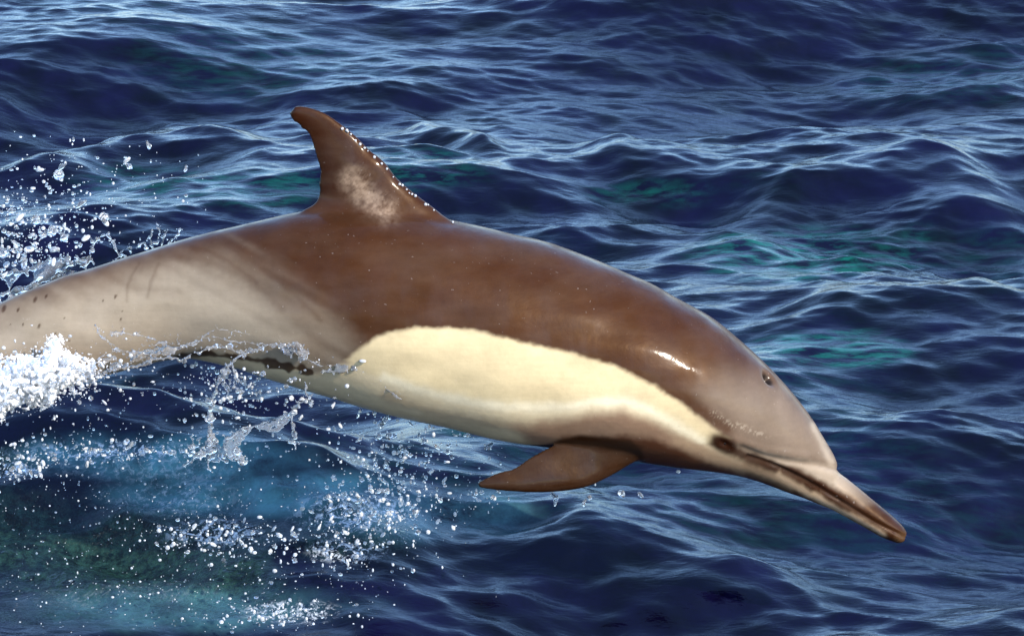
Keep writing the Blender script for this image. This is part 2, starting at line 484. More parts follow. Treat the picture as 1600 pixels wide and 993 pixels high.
# ------------------------------------------------------------------ the dolphin
# top point, bottom point (photo pixels on the mid plane), width / height
ST = [
    ((-425, 790), (-405, 830), 1.2), ((-330, 695), (-285, 768), .60), ((-200, 590), (-140, 700), .52), ((-100, 525), (-50, 658), .52),
    ((0, 474), (45, 626), .57), ((95, 434), (130, 597), .64), ((199, 403), (215, 572), .73), ((300, 372), (295, 558), .80),
    ((400, 348), (372, 574), .86), ((480, 333), (450, 598), .90), ((560, 328), (530, 621), .93), ((640, 334), (620, 645), .95),
    ((727, 351), (700, 663), .96), ((800, 369), (775, 681), .97), ((870, 387), (850, 692), .95), ((953, 418), (915, 701), .97),
    ((1009, 442), (960, 709), 1.0), ((1060, 470), (1003, 716), 1.04), ((1117, 502), (1060, 725), 1.06), ((1156, 533), (1105, 731), 1.05),
    ((1198, 571), (1145, 738), 1.0), ((1238, 614), (1180, 748), .95), ((1268, 653), (1212, 760), .92), ((1289, 687), (1235, 769), .89),
    ((1303, 711), (1254, 776), .86), ((1309, 726), (1266, 781), .84), ((1311, 737), (1278, 786), .94), ((1325, 749), (1298, 794), 1.0),
    ((1345, 765), (1326, 809), 1.03), ((1364, 781), (1353, 824), 1.06), ((1385, 798), (1376, 837), 1.10), ((1401, 812), (1393, 844), 1.16),
    ((1411, 822), (1404, 847), 1.2), ((1417, 831), (1412, 845), 1.2),
]
tops = np.array([s[0] for s in ST], float); bots = np.array([s[1] for s in ST], float); wf = np.array([s[2] for s in ST])
par = np.concatenate([[0], np.cumsum(np.linalg.norm(np.diff((tops + bots) / 2, axis=0), axis=1))])
def hermite(t, x, y):
    d = np.zeros_like(y); h = np.diff(x); m = np.diff(y, axis=0) / (h[:, None] if y.ndim > 1 else h)
    d[1:-1] = (m[:-1] + m[1:]) / 2; d[0] = m[0]; d[-1] = m[-1]
    i = np.clip(np.searchsorted(x, t) - 1, 0, len(x) - 2); hh = h[i]; u = (t - x[i]) / hh
    if y.ndim > 1: u = u[:, None]; hh = hh[:, None]
    return ((2 * u**3 - 3 * u**2 + 1) * y[i] + (u**3 - 2 * u**2 + u) * hh * d[i] + (-2 * u**3 + 3 * u**2) * y[i + 1] + (u**3 - u**2) * hh * d[i + 1])
tt = np.linspace(0, par[-1], 700)
tp, bt, ww = hermite(tt, par, tops), hermite(tt, par, bots), hermite(tt, par, wf)
T3, B3 = sag(tp[:, 0], tp[:, 1], np.zeros(len(tt))), sag(bt[:, 0], bt[:, 1], np.zeros(len(tt)))
mid, half = (T3 + B3) / 2, (T3 - B3) / 2
hw = np.linalg.norm(half, axis=1) * ww
th = np.linspace(0, 2 * math.pi, 160, endpoint=False)
ct, s_ = np.cos(th), np.sin(th)
# fullest a little below the middle of the flank
wid = np.sign(s_) * np.abs(s_) ** 0.92
rings = mid[:, None] + half[:, None] * ct[None, :, None] + (hw[:, None] * wid[None])[..., None] * EW
shells = [loft(rings)]

def blade(lead, trail, n, thick, wfun, frac=60):
    """a fin: chord sections between a leading and a trailing outline (pixels), thickness in metres along the span"""
    L_, T_ = resample(lead, n), resample(trail, n)
    u = np.linspace(0, 1, n)
    c = np.linspace(0, 1, frac)
    prof = 1.6 * (np.sqrt(np.clip(c, 0, 1)) * 0.9 * (1 - c) ** 0.75 + 0.0)
    prof = prof / prof.max()
    R = []
    for i in range(n):
        P = L_[i] * (1 - c[:, None]) + T_[i] * c[:, None]
        chord = np.linalg.norm(L_[i] - T_[i]) / 900.0
        t = np.minimum(thick(u[i]), chord * 0.30 + 0.004)
        h = np.maximum(prof * t / 2, 0.0022)
        w0 = wfun(u[i], P)
        m_ = sag_at(P[:, 0], P[:, 1], w0); a = m_ + h[:, None] * EW; b = (m_ - h[:, None] * EW)[::-1]
        R.append(np.vstack([a, b]))
    return loft(np.array(R))

lead = [(760, 400), (735, 372), (713, 348), (693, 335), (668, 316), (634, 291), (617, 275), (597, 251), (575, 232), (555, 212), (535, 195), (513, 179), (493, 171), (473, 167), (462, 167.5)]
trail = [(430, 400), (445, 362), (470, 330), (488, 317), (497, 302), (501, 281), (500, 261), (494, 243), (489, 228), (486, 216), (480, 206), (471, 200), (468, 194), (460, 188), (454, 178)]
shells.append(blade(lead, trail, 120, lambda u: 0.062 * (1 - u) ** 1.3 + 0.010, lambda u, P: np.zeros(len(P))))

# right flipper (in view) hangs down and back from the chest; the left one is its mirror image, folded a little closer
f_lead = [(1035, 690), (1015, 706), (1002, 716), (988, 723.5), (967, 735), (939, 749), (911, 760), (879, 765.5), (833, 767.5), (791, 766), (765, 763), (750, 760)]
f_trail = [(930, 640), (905, 668), (888, 685), (872, 692), (847, 705), (826, 717), (812, 726), (798, 733), (785, 735.5), (773, 740), (756, 749), (746, 754.5)]
shells.append(blade(f_lead, f_trail, 110, lambda u: 0.040 * (1 - u) ** 0.8 + 0.008, lambda u, P: 0.075 + 0.055 * smoothstep(0, 1, u) + 0 * P[:, 0]))
off = np.array([24, -78])
shells.append(blade([np.array(p) + off for p in f_lead], [np.array(p) + off for p in f_trail], 110, lambda u: 0.040 * (1 - u) ** 0.8 + 0.008,
                    lambda u, P: -(0.075 + 0.02 * u) + 0 * P[:, 0]))
# tail flukes, beyond the left edge of the picture
fc = sag(np.array([-395.0]), np.array([795.0]), np.zeros(1))[0]
ax = sag(np.array([-430.0]), np.array([835.0]), np.zeros(1))[0] - fc; ax /= np.linalg.norm(ax)
nrm = np.cross(ax, EW); nrm /= np.linalg.norm(nrm)
for sgn in (1, -1):
    R = []
    for u in np.linspace(0, 1, 50):
        ldp = fc + ax * (-0.03 + 0.16 * u ** 1.3) + EW * sgn * (-0.02 + 0.27 * u)
        chord = 0.17 * (1 - u) ** 0.7 + 0.012
        c = np.linspace(0, 1, 30); pr = np.maximum(2.2 * np.sqrt(c) * (1 - c) * (0.011 * (1 - u) + 0.003), 0.002)
        a = ldp + ax * (c * chord)[:, None] + nrm * pr[:, None]; b = (ldp + ax * (c * chord)[:, None] - nrm * pr[:, None])[::-1]
        R.append(np.vstack([a, b]))
    shells.append(loft(np.array(R)))

body = voxel(*join(shells), 0.0026, 'body')
c = get_co(body); e = edges_of(body)
W = (c - P0) @ EW
near_side = c + np.where(W < 0, -2 * W, 0)[:, None] * EW       # both flanks carry the same markings
S = project(c - W[:, None] * EW)                               # where each point falls on the mid plane
# blend the fin roots into the body
root = np.maximum.reduce([smoothstep(42, 8, seg_dist(S, [(445, 338), (500, 326), (560, 322), (640, 328), (715, 350)])),
                          smoothstep(30, 6, seg_dist(S, [(1000, 705), (960, 690), (920, 680), (885, 684)])) * 0.9])
c = relax(c, e, 40, root)
c = relax(c, e, 4, None, 0.5, True)
set_co(body, c)
nn = normals_of(body)
W = (c - P0) @ EW
near_side = c + np.where(W < 0, -2 * W, 0)[:, None] * EW
Q = project(near_side)                                        # photo position of that point of the flank
lat = np.abs(W)
def groove(line, depth, width):
    d = seg_dist(Q, resample(line, 30)); return -depth * np.exp(-(d / width) ** 2)
mouth = [(1168, 713), (1200, 723), (1229, 735), (1277, 760), (1326, 790), (1369, 816), (1404, 833), (1412, 838)]
crease = [(1309, 733), (1290, 728), (1265, 724), (1230, 720), (1190, 711), (1158, 698)]
head = Q[:, 0] > 1080
disp = np.where(head, groove(mouth, 0.0040, 3.2) + groove(crease, 0.0032, 6.0), 0)
disp += np.where(head, 0.003 * np.exp(-(seg_dist(Q, [(1150, 688), (1200, 704), (1260, 714)]) / 7) ** 2), 0)    # brow ridge
d_eye = np.hypot((Q[:, 0] - 1131) / 1.6, Q[:, 1] - 692 - 0.35 * (Q[:, 0] - 1131))
disp += np.where(head, 0.004 * np.exp(-(d_eye / 13) ** 2) - 0.006 * np.exp(-(d_eye / 5.5) ** 2), 0)
# blowhole: on the mid line of the head's top
bh = c[np.argmin(np.where(W > 0, np.hypot(Q[:, 0] - 1201, Q[:, 1] - 590), 1e9))]
d_bh = np.linalg.norm(c - bh, axis=1)
disp += -0.014 * np.exp(-((d_bh) / 0.011) ** 2) + 0.001 * np.exp(-((d_bh - 0.02) / 0.009) ** 2)
# soft folds under the tail stock and along the belly
disp += 0.0016 * value_noise(np.stack([Q[:, 0] * 0.4, Q[:, 1]], -1), 3, 1 / 26.0) * (1 - smoothstep(1050, 1150, Q[:, 0]))
set_co(body, c + nn * disp[:, None])

# ---- markings
wob = 3.0 * value_noise(Q, 21, 1 / 18.0) + 1.8 * value_noise(Q, 22, 1 / 6.0)
QW = Q + np.stack([wob, 3.0 * value_noise(Q, 23, 1 / 18.0) + 1.8 * value_noise(Q, 24, 1 / 6.0)], -1) * 0.7
CAPE = srgb(66, 38, 20); GREY = srgb(160, 145, 124); HEAD = srgb(128, 112, 96); CREAM = srgb(216, 195, 152); WHITE = srgb(218, 198, 160)
PALE = srgb(170, 153, 132); DARK = srgb(40, 20, 10); FIN = srgb(48, 19, 4); STRIPE = srgb(146, 116, 92)
colr = np.tile(CAPE, (len(Q), 1))
def put(mask, col):
    global colr
    mask = np.clip(mask, 0, 1)[:, None]; colr = colr * (1 - mask) + np.asarray(col) * mask
# the pale tail flank, its edge sweeping diagonally down to the belly
tail_poly = [(-900, 300), (0, 440), (95, 425), (200, 405), (270, 392), (340, 405), (420, 445), (480, 490), (520, 530), (545, 575), (560, 700), (-900, 1200)]
dt = sdf(QW, tail_poly)
streaks = 18 * value_noise(np.stack([(Q[:, 0] + Q[:, 1] * 0.2) / 90, (Q[:, 1] - 0.55 * Q[:, 0]) / 13], -1), 31, 1.0)
put(smoothstep(54, -66, dt + streaks), GREY)
put(0.5 * smoothstep(60, 0, seg_dist(QW, [(-100, 520), (0, 470), (95, 432), (199, 402), (300, 372)])), CAPE * 1.5)
put(0.35 * np.exp(-(seg_dist(QW, [(300, 380), (390, 430), (460, 490), (500, 545)]) / 22) ** 2), CAPE)
# belly
belly = [(548, 566), (600, 585), (700, 618), (830, 636), (900, 634), (975, 628), (1010, 640), (1060, 668), (1110, 697), (1160, 720), (1160, 790), (700, 760), (440, 640), (330, 590), (280, 570), (340, 552), (430, 568), (500, 585)]
put(smoothstep(8, -6, sdf(QW, belly)), WHITE)
# grey stripe from the flipper to the face, dark below it
put(smoothstep(14, -12, sdf(QW, [(800, 668), (870, 656), (930, 645), (975, 641), (1010, 654), (1060, 680), (1110, 708), (1165, 730), (1160, 790), (960, 740), (870, 720)])), STRIPE)
put(0.9 * smoothstep(8, -8, sdf(QW, [(880, 682), (930, 682), (985, 679), (1020, 684), (1073, 706), (1130, 728), (1200, 758), (1260, 780), (1260, 860), (980, 800), (870, 790), (850, 700)])), FIN * 2.0)  # dark chest pigment, with the shade of the underside painted in
# cream flank patch with its white lower edge
patch = [(540, 562), (560, 546), (590, 526), (630, 514), (700, 511), (760, 520), (830, 537), (900, 553), (960, 572), (1020, 602), (1070, 634), (1103, 657), (1120, 671), (1140, 683), (1118, 690), (1095, 690), (1050, 665), (1010, 641), (975, 629), (940, 630), (880, 636), (830, 638), (760, 633), (700, 622), (650, 612), (600, 592), (565, 575)]
put(smoothstep(5, -5, sdf(QW, patch)), CREAM)
put(0.85 * np.exp(-(seg_dist(QW, [(600, 588), (650, 608), (700, 620), (760, 632), (830, 637), (880, 634), (940, 628), (975, 626), (1010, 637), (1050, 661), (1095, 687)]) / 8) ** 2), srgb(238, 224, 190))
put(0.42 * np.exp(-(seg_dist(QW, resample([(600, 618), (650, 636), (720, 654), (800, 664), (870, 664)], 16)) / 9) ** 2), STRIPE)  # shaded, creased belly below the white edge, painted as a grey band
# the head
put(0.6 * np.exp(-(seg_dist(QW, [(1116, 646), (1140, 662), (1165, 668), (1195, 680)]) / 5) ** 2) * (np.abs(value_noise(Q, 81, 1 / 4.0)) < 0.22), srgb(220, 205, 180))
put(0.80 * smoothstep(40, -50, sdf(QW, [(1085, 610), (1130, 585), (1180, 590), (1230, 600), (1330, 700), (1330, 760), (1220, 735), (1150, 700), (1122, 668)])), HEAD)
put(0.7 * np.exp(-(seg_dist(QW, [(1040, 600), (1080, 625), (1112, 652), (1135, 668)]) / 9) ** 2), CAPE)
put(0.85 * smoothstep(7, -6, sdf(QW, [(1140, 690), (1180, 702), (1230, 714), (1280, 722), (1310, 732), (1345, 762), (1375, 788), (1350, 790), (1300, 758), (1250, 732), (1190, 715), (1150, 704)])), PALE)
put(0.7 * np.exp(-(seg_dist(QW, [(1270, 665), (1290, 700), (1303, 727)]) / 6) ** 2), PALE)
# beak: dark lip stripes, pale jaw edge, dark tip
put(0.9 * np.exp(-(seg_dist(QW, [(1060, 688), (1110, 710), (1160, 728), (1200, 742), (1235, 757)]) / 9) ** 2), srgb(170, 142, 112))
put(smoothstep(5, -4, sdf(QW, [(1165, 712), (1230, 728), (1280, 752), (1330, 782), (1380, 815), (1412, 833), (1405, 850), (1372, 828), (1320, 799), (1270, 768), (1225, 744), (1190, 728)])), FIN * 0.9)
put(smoothstep(6, -4, sdf(QW, [(1380, 795), (1425, 825), (1425, 860), (1385, 842), (1368, 815)])), CAPE * 0.6)
put(0.95 * np.exp(-(seg_dist(QW, [(1215, 742), (1253, 765), (1302, 793), (1350, 818), (1380, 833)]) / 5.0) ** 2), srgb(190, 162, 130))
put(np.where(head, 0.95 * np.exp(-(seg_dist(Q, mouth) / 3.4) ** 2), 0), DARK)
put(np.where(head, 0.3 * np.exp(-(seg_dist(Q, crease) / 3.0) ** 2), 0), CAPE)
put(0.9 * smoothstep(16, 7, np.hypot(Q[:, 0] - 1409, Q[:, 1] - 843)), srgb(150, 122, 88))
put(0.85 * smoothstep(1300, 1372, Q[:, 0]), CAPE * 0.8)
put(0.9 * np.exp(-(seg_dist(QW, [(1240, 757), (1302, 793), (1350, 818), (1380, 833)]) / 4.0) ** 2), srgb(190, 162, 130))
# eye patch and its stripe
put(np.where(head, smoothstep(20, 7, d_eye), 0), DARK)
put(0.9 * np.exp(-(seg_dist(QW, [(1120, 688), (1131, 693), (1150, 703), (1182, 716)]) / 8.5) ** 2), DARK)
# blowhole, dark inside
put(smoothstep(0.015, 0.009, d_bh), (0.006, 0.003, 0.003))
# fins are dark; the back fin has a scuffed pale patch
finm = (S[:, 1] < 352) & (S[:, 0] > 440) & (S[:, 0] < 730)
put(np.where(finm, smoothstep(352, 285, S[:, 1]), 0) * 0.95, FIN)
scuff = np.exp(-(seg_dist(Q, [(552, 280), (570, 305), (602, 328)]) / 19) ** 2) * (0.52 + 0.30 * value_noise(Q, 70, 1 / 9.0) + 0.25 * value_noise(Q, 71, 1 / 3.5) + 0.2 * value_noise(np.stack([Q[:, 0] + Q[:, 1], (Q[:, 1] - Q[:, 0]) * 3], -1), 72, 1 / 6.0))
put(np.where(finm, scuff * 0.9, 0), srgb(176, 150, 126))
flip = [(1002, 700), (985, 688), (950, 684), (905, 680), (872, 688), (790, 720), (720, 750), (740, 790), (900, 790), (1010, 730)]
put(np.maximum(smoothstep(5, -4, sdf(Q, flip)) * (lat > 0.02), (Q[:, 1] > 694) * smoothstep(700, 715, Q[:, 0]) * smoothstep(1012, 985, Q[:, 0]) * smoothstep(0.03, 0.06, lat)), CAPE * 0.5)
put(np.where(S[:, 0] < -330, 0.8, 0), FIN)
put(0.9 * smoothstep(8, 3, 5 * value_noise(Q, 33, 1 / 11.0) + seg_dist(QW, resample([(275, 560), (300, 554), (340, 553), (390, 562), (440, 571), (488, 580)], 20))), FIN)  # shaded underside of the tail stock, painted as a dark strip
# scratches and spots on the tail stock
for ln, wd, st in (([(218, 410), (206, 430), (199, 455), (198, 470)], 2.2, .26), ([(250, 412), (238, 438), (230, 465)], 2.8, .28), ([(205, 448), (235, 452), (280, 455)], 7, .2),
                   ([(330, 372), (380, 400), (450, 450), (500, 500)], 5, .3), ([(300, 385), (350, 405), (400, 440)], 4, .3), ([(250, 398), (330, 410), (400, 445), (440, 480)], 6, .25)):
    put(st * np.exp(-(seg_dist(QW, resample(ln, 16)) / wd) ** 2), CAPE)
r2 = np.random.default_rng(4)
for x, y, rr in [(6, 482, 6), (55, 468, 5), (72, 463, 3.5), (28, 484, 3.5), (61, 509, 4), (180, 463, 3.5)] + [(r2.uniform(0, 200), r2.uniform(455, 540), r2.uniform(1.2, 2.6)) for _ in range(10)]:
    put(0.8 * smoothstep(rr, rr * 0.4, np.hypot((Q[:, 0] - x) * 1.3 + 0.4 * (Q[:, 1] - y), (Q[:, 1] - y) * 0.75)), CAPE * 0.8)
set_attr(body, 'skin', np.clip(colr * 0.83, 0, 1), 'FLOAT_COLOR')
base = c[np.argmin(c[:, 2])]
dol = bpy.data.objects.new('dolphin', None); COL.objects.link(dol); dol.location = (0, 0, 0)
tag(dol, 'brown-backed dolphin with cream flank patch leaping clear of the blue sea', 'dolphin')
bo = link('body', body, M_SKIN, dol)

# eyes
vis = head & (W > 0)
k = np.argmin(np.where(vis, np.hypot(Q[:, 0] - 1131, Q[:, 1] - 692), 1e9))
for sgn in (1, -1):
    pos = c[k] - (0 if sgn > 0 else 2 * W[k]) * EW - sgn * 0.0085 * EW
    bm = bmesh.new(); bmesh.ops.create_uvsphere(bm, u_segments=20, v_segments=12, radius=0.0070)
    for f in bm.faces: f.smooth = True
    em = bpy.data.meshes.new('eye'); bm.to_mesh(em); bm.free()
    eo = link('eye', em, M_EYE, dol); eo.location = pos

# ------------------------------------------------------------------ splashes
def tube(points, radii, seg=10, jitter=0.25):
    p = np.asarray(points, float); r = np.asarray(radii, float)
    d = np.gradient(p, axis=0); d /= np.linalg.norm(d, axis=1)[:, None] + 1e-9
    a = np.cross(d, np.array([0.2, 0.9, 0.3])); a /= np.linalg.norm(a, axis=1)[:, None] + 1e-9; b = np.cross(d, a)
    th = np.linspace(0, 2 * math.pi, seg, endpoint=False)
    R = p[:, None] + r[:, None, None] * (np.cos(th)[None, :, None] * a[:, None] + np.sin(th)[None, :, None] * b[:, None])
    return loft(R)

def ball(pos, r, stretch=(1, 1, 1), src=ICO2):
    v, t = src
    return v * (np.asarray(stretch) * r) + pos, None, t

def strand(px, y, r0, r1=None, n=None, wob=0.004, beads=0.5):
    """a ragged rope of water through photo pixels at depth y, uneven in thickness, with beads on and around it; radii in pixels"""
    pts = np.asarray(px, float); L = np.linalg.norm(np.diff(pts, axis=0), axis=1).sum()
    n = n or max(8, int(L / 2.2))
    q = resample(pts, n)
    q = q + 1.6 * np.stack([value_noise(q, int(rng.integers(900)), 1 / 6.0), value_noise(q, int(rng.integers(900)), 1 / 6.0)], -1)
    P = at_depth(q[:, 0], q[:, 1], y)
    P[:, 1] += wob * 3 * np.sin(np.linspace(0, rng.uniform(3, 8), n) + rng.uniform(0, 6))
    r = np.linspace(r0, r1 if r1 is not None else r0, n) * 0.5
    r = r * np.clip(1 + 0.7 * value_noise(q, int(rng.integers(900)), 1 / 5.0), 0.45, 2) / 900.0
    out = [tube(P, np.maximum(r, 0.0011))]
    for i in range(n):
        if rng.random() < beads: out.append(ball(P[i] + rng.normal(0, r[i] * 1.1, 3), r[i] * rng.uniform(0.8, 2.0)))
        if rng.random() < beads * 0.8:
            o_ = rng.normal(0, 4.5, 2); b_ = at_depth(np.array([q[i, 0] + o_[0]]), np.array([q[i, 1] + o_[1]]), y + rng.normal(0, 0.01))[0]
            out.append(ball(b_, rng.uniform(0.9, 2.2) / 900))
    return out

def sheet(poly, y, thick, n=26, holes=0.25, bulge=0.03):
    """a thin torn film of water filling a pixel polygon"""
    poly = np.asarray(poly, float); lo, hi = poly.min(0), poly.max(0)
    step = max(3.0, (hi - lo).max() / n)
    xs, ys = np.meshgrid(np.arange(lo[0], hi[0], step), np.arange(lo[1], hi[1], step))
    g = np.stack([xs.ravel(), ys.ravel()], -1); g = g[inside(g, poly)]
    hn = value_noise(g, int(abs(lo[0]) + abs(lo[1])) + 3, 1 / 14.0)
    g = g[hn > -1 + 2 * holes]
    out = []
    for x, yy in g:
        p = at_depth(np.array([x]), np.array([yy]), y)[0]
        p[1] += bulge * math.sin(x * 0.06 + yy * 0.09)
        out.append(ball(p, step * rng.uniform(0.6, 1.0) / 900, (1, thick, 1), ICO1))
    return out

def water_thing(name, parts, size, mat, label, cat, group=None, kind=None, iters=3, rough=0.0):
    me = voxel(*join(parts), size, name)
    c = get_co(me); ed = edges_of(me); c = relax(c, ed, iters); set_co(me, c)
    if rough:
        nrm_ = normals_of(me)
        k = value_noise(np.stack([c[:, 0] + c[:, 1] * 0.6, c[:, 2] + c[:, 1] * 0.4], -1), 5, 90.0) + 0.6 * value_noise(np.stack([c[:, 0] - c[:, 1], c[:, 2]], -1), 6, 210.0)
        set_co(me, c + nrm_ * (rough * k)[:, None])
    return tag(link(name, me, mat), label, cat, group, kind)

# tall drip column under the belly with its crown
col_parts = []
YS = -0.16
col_parts += strand([(384, 545), (372, 556), (360, 566), (350, 584), (338, 604), (330, 628), (326, 652), (327, 680), (331, 704)], YS, 3.2, 6.5)
col_parts += strand([(346, 585), (358, 600), (352, 622)], YS, 3, 2)
col_parts += strand([(360, 570), (368, 590), (362, 606)], YS, 3, 2)
col_parts += sheet([(318, 700), (326, 676), (336, 676), (344, 700), (352, 690), (356, 712), (340, 724), (322, 718)], YS, 0.5, 14, 0.1, 0.004)
col_parts += strand([(330, 704), (314, 704), (304, 702), (300, 690), (297, 683)], YS, 4, 2.5)
col_parts += strand([(322, 706), (306, 712), (296, 722), (287, 732)], YS, 4, 2.6)
col_parts += strand([(328, 710), (325, 724), (333, 737)], YS, 4.5, 3.5)
col_parts += strand([(340, 722), (352, 712), (368, 706)], YS, 3.5, 3)
water_thing('water_splash', col_parts, 0.0015, M_STRAND, 'tall column of water dripping below the belly with a spiky crown at its foot', 'splash', 'splashes around the leaping dolphin')
arm = []
arm += strand([(490, 612), (478, 622), (468, 627), (456, 640), (446, 650), (430, 657), (414, 662), (400, 668), (378, 668), (362, 680), (352, 684), (350, 700)], YS - .03, 3.2, 3)
arm += sheet([(395, 668), (415, 660), (440, 652), (456, 642), (456, 664), (440, 672), (420, 674)], YS - .03, 0.35, 20, 0.2, 0.004)
arm += sheet([(352, 684), (378, 668), (396, 668), (384, 684), (372, 702), (384, 712), (384, 724), (360, 720), (352, 706)], YS - .03, 0.35, 20, 0.15, 0.004)
arm += strand([(476, 598), (477, 612), (472, 624)], YS - .03, 3, 3)
arm += strand([(480, 626), (486, 628), (488, 634)], YS - .03, 4, 4)
arm += strand([(456, 642), (457, 660), (461, 676), (458, 690), (463, 704)], YS - .03, 3.2, 4)
arm += strand([(370, 716), (380, 720), (386, 722)], YS - .03, 5, 6)
water_thing('water_splash', arm, 0.0015, M_STRAND, 'slanting ragged rope of water reaching from the belly to the drip column', 'splash', 'splashes around the leaping dolphin', iters=7)
# the arch and film of water thrown up behind the tail
arch = strand([(132, 415), (140, 396), (147, 380), (157, 370), (168, 369), (178, 378), (186, 393), (190, 402)], 0.22, 4, 4, beads=0.15)
arch += strand([(186, 400), (196, 390), (206, 384), (202, 398)], 0.22, 4, 3, beads=0.3)
arch += strand([(172, 412), (186, 402), (200, 396)], 0.22, 4, 4, beads=0.2)
water_thing('water_splash', arch, 0.0017, M_STRAND, 'clear hoop of water standing up behind the pale tail', 'splash', 'splashes around the leaping dolphin', iters=6)
film = sheet([(-40, 440), (0, 430), (50, 425), (60, 412), (90, 402), (120, 402), (140, 398), (150, 420), (100, 450), (40, 475), (-40, 500)], 0.22, 0.35, 60, 0.34, 0.02)
film += strand([(-20, 432), (30, 428), (56, 416), (84, 404), (112, 401), (136, 404), (142, 394)], 0.21, 4.5, 5, beads=0.3)
film += strand([(-20, 460), (20, 452), (48, 442), (70, 426), (90, 418), (120, 416)], 0.20, 5, 4, beads=0.4)
film += strand([(10, 472), (30, 455), (60, 448)], 0.2, 6, 5, beads=0.6)
water_thing('water_splash', film, 0.0026, M_STRAND, 'bluish torn film of water along the top of the tail', 'splash', 'splashes around the leaping dolphin', iters=6)
peaks = []
for pts in ([(238, 392), (234, 372), (240, 352)], [(252, 388), (256, 366), (262, 356)], [(244, 380), (250, 362), (244, 348)], [(262, 382), (276, 366), (282, 360)], [(230, 390), (222, 378), (212, 388)]):
    peaks += strand(pts, 0.2, 3.4, 2.2, beads=0.6)
water_thing('water_splash', peaks, 0.0015, M_STRAND, 'small jagged spurt of water where tail meets brown back', 'splash', 'splashes around the leaping dolphin')

# the white mass round the tail
mass_poly = np.array([(-330, 690), (-200, 610), (-80, 560), (0, 556), (40, 548), (58, 530), (80, 520), (98, 522), (112, 540), (150, 556), (190, 562), (206, 566), (160, 588), (140, 608), (118, 622), (90, 632), (60, 645), (30, 652), (0, 660), (-80, 700), (-200, 790), (-330, 860)], float)
pp = []
xy = np.vstack([rng.uniform((-80, 515), (215, 700), (26000, 2)), rng.uniform((-330, 555), (-60, 860), (14000, 2))])
dd = sdf(xy, mass_poly) + 9 * value_noise(xy, 90, 1 / 16.0)
keep = (0.25 + 0.75 * smoothstep(0, -34, dd)) * (0.35 + 0.65 * smoothstep(210, 90, xy[:, 0])) * np.where(xy[:, 0] > -70, 1.0, 0.7)
sel = (dd < 0) & (rng.random(len(xy)) < keep)
xy, dd = xy[sel][:14000], dd[sel][:14000]
pick = rng.permutation(len(xy))[:9500]
for (x, y), d in zip(xy[pick], dd[pick]):
    r = rng.uniform(0.9, 2.6) + 2.2 * max(0, -d) / 45
    pp.append(ball(at_depth(np.array([x]), np.array([y]), -0.13 + rng.normal(0, 0.028))[0], r / 900, (1, 1.2, 1), ICO1))
water_thing('white_water', pp, 0.0020, M_FOAM, 'boiling mass of white water thrown up around the pale tail', 'splash', None, 'stuff', iters=3, rough=0.0012)
# lace of water draining along the lower edge of the tail
lace = []
edge_ = [(140, 600), (180, 582), (215, 570), (250, 560), (290, 553), (330, 546), (380, 548), (420, 548), (460, 552), (490, 560)]
for off_, r in ((0, 3.6), (-12, 2.4), (-26, 2.0)):
    pts = [(x + rng.normal(0, 6), y + off_ + rng.normal(0, 5)) for x, y in edge_[: 7 if off_ < -20 else 10]]
    lace += strand(resample(pts, 28) + rng.normal(0, 2.2, (28, 2)), -0.145, r, r * 0.8, beads=0.7)
for pts in ([(150, 510), (156, 522), (170, 530), (178, 546), (200, 552), (216, 548)], [(278, 520), (280, 536), (286, 548)], [(170, 520), (190, 518), (210, 524), (240, 532), (262, 540)],
            [(470, 560), (490, 566), (520, 570), (548, 572)], [(445, 545), (462, 538), (474, 548), (480, 562)], [(552, 570), (575, 580), (592, 596), (612, 616), (628, 622)]):
    lace += strand(pts, -0.15, 2.6, 2.2, beads=0.7)
lace += sheet([(440, 552), (448, 540), (462, 532), (474, 540), (482, 556), (470, 566)], -0.15, 0.5, 14, 0.2, 0.004)
lace += sheet([(500, 580), (530, 570), (560, 568), (556, 578), (520, 586)], -0.15, 0.4, 14, 0.3, 0.004)
lace += sheet([(130, 600), (150, 560), (200, 550), (262, 540), (284, 552), (240, 560), (200, 572), (160, 590)], -0.15, 0.3, 50, 0.48, 0.006)
water_thing('draining_water', lace, 0.0016, M_STRAND, 'lacy fringe of water draining off the underside of the tail', 'splash', 'splashes around the leaping dolphin')

# ---- droplets
drops = []      # px, py, depth y, radius px, area
def area(n, xs, ys, rmin, rmax, y0, y1, name, power=3.0, poly=None):
    k = 0
    while k < n:
        if callable(xs): x, yv = xs()
        else: x, yv = rng.uniform(*xs), rng.uniform(*ys)
        if poly is not None and not inside(np.array([[x, yv]]), poly)[0]: continue
        r = rmin * 0.9 + (0.72 if name == UPPER else 0.85) * (rmax - rmin) * rng.random() ** power
        drops.append((x, yv, rng.uniform(y0, y1), r, name)); k += 1
g2 = lambda cx, cy, sx, sy: (lambda: (rng.normal(cx, sx), rng.normal(cy, sy)))
UPPER, BELLY, FLIP, SURF = 'upper', 'belly', 'flipper', 'surface'
above = [(-20, 200), (160, 220), (320, 240), (330, 345), (250, 370), (120, 405), (-20, 440)]
area(150, (-20, 330), (200, 440), 0.9, 3.6, 0.0, 0.35, UPPER, 3, above)
area(430, g2(55, 350, 55, 45), None, 0.8, 4.6, 0.0, 0.35, UPPER, 3.2, above)
area(90, g2(20, 395, 30, 22), None, 1.5, 6.0, 0.0, 0.3, UPPER, 2.2, above)
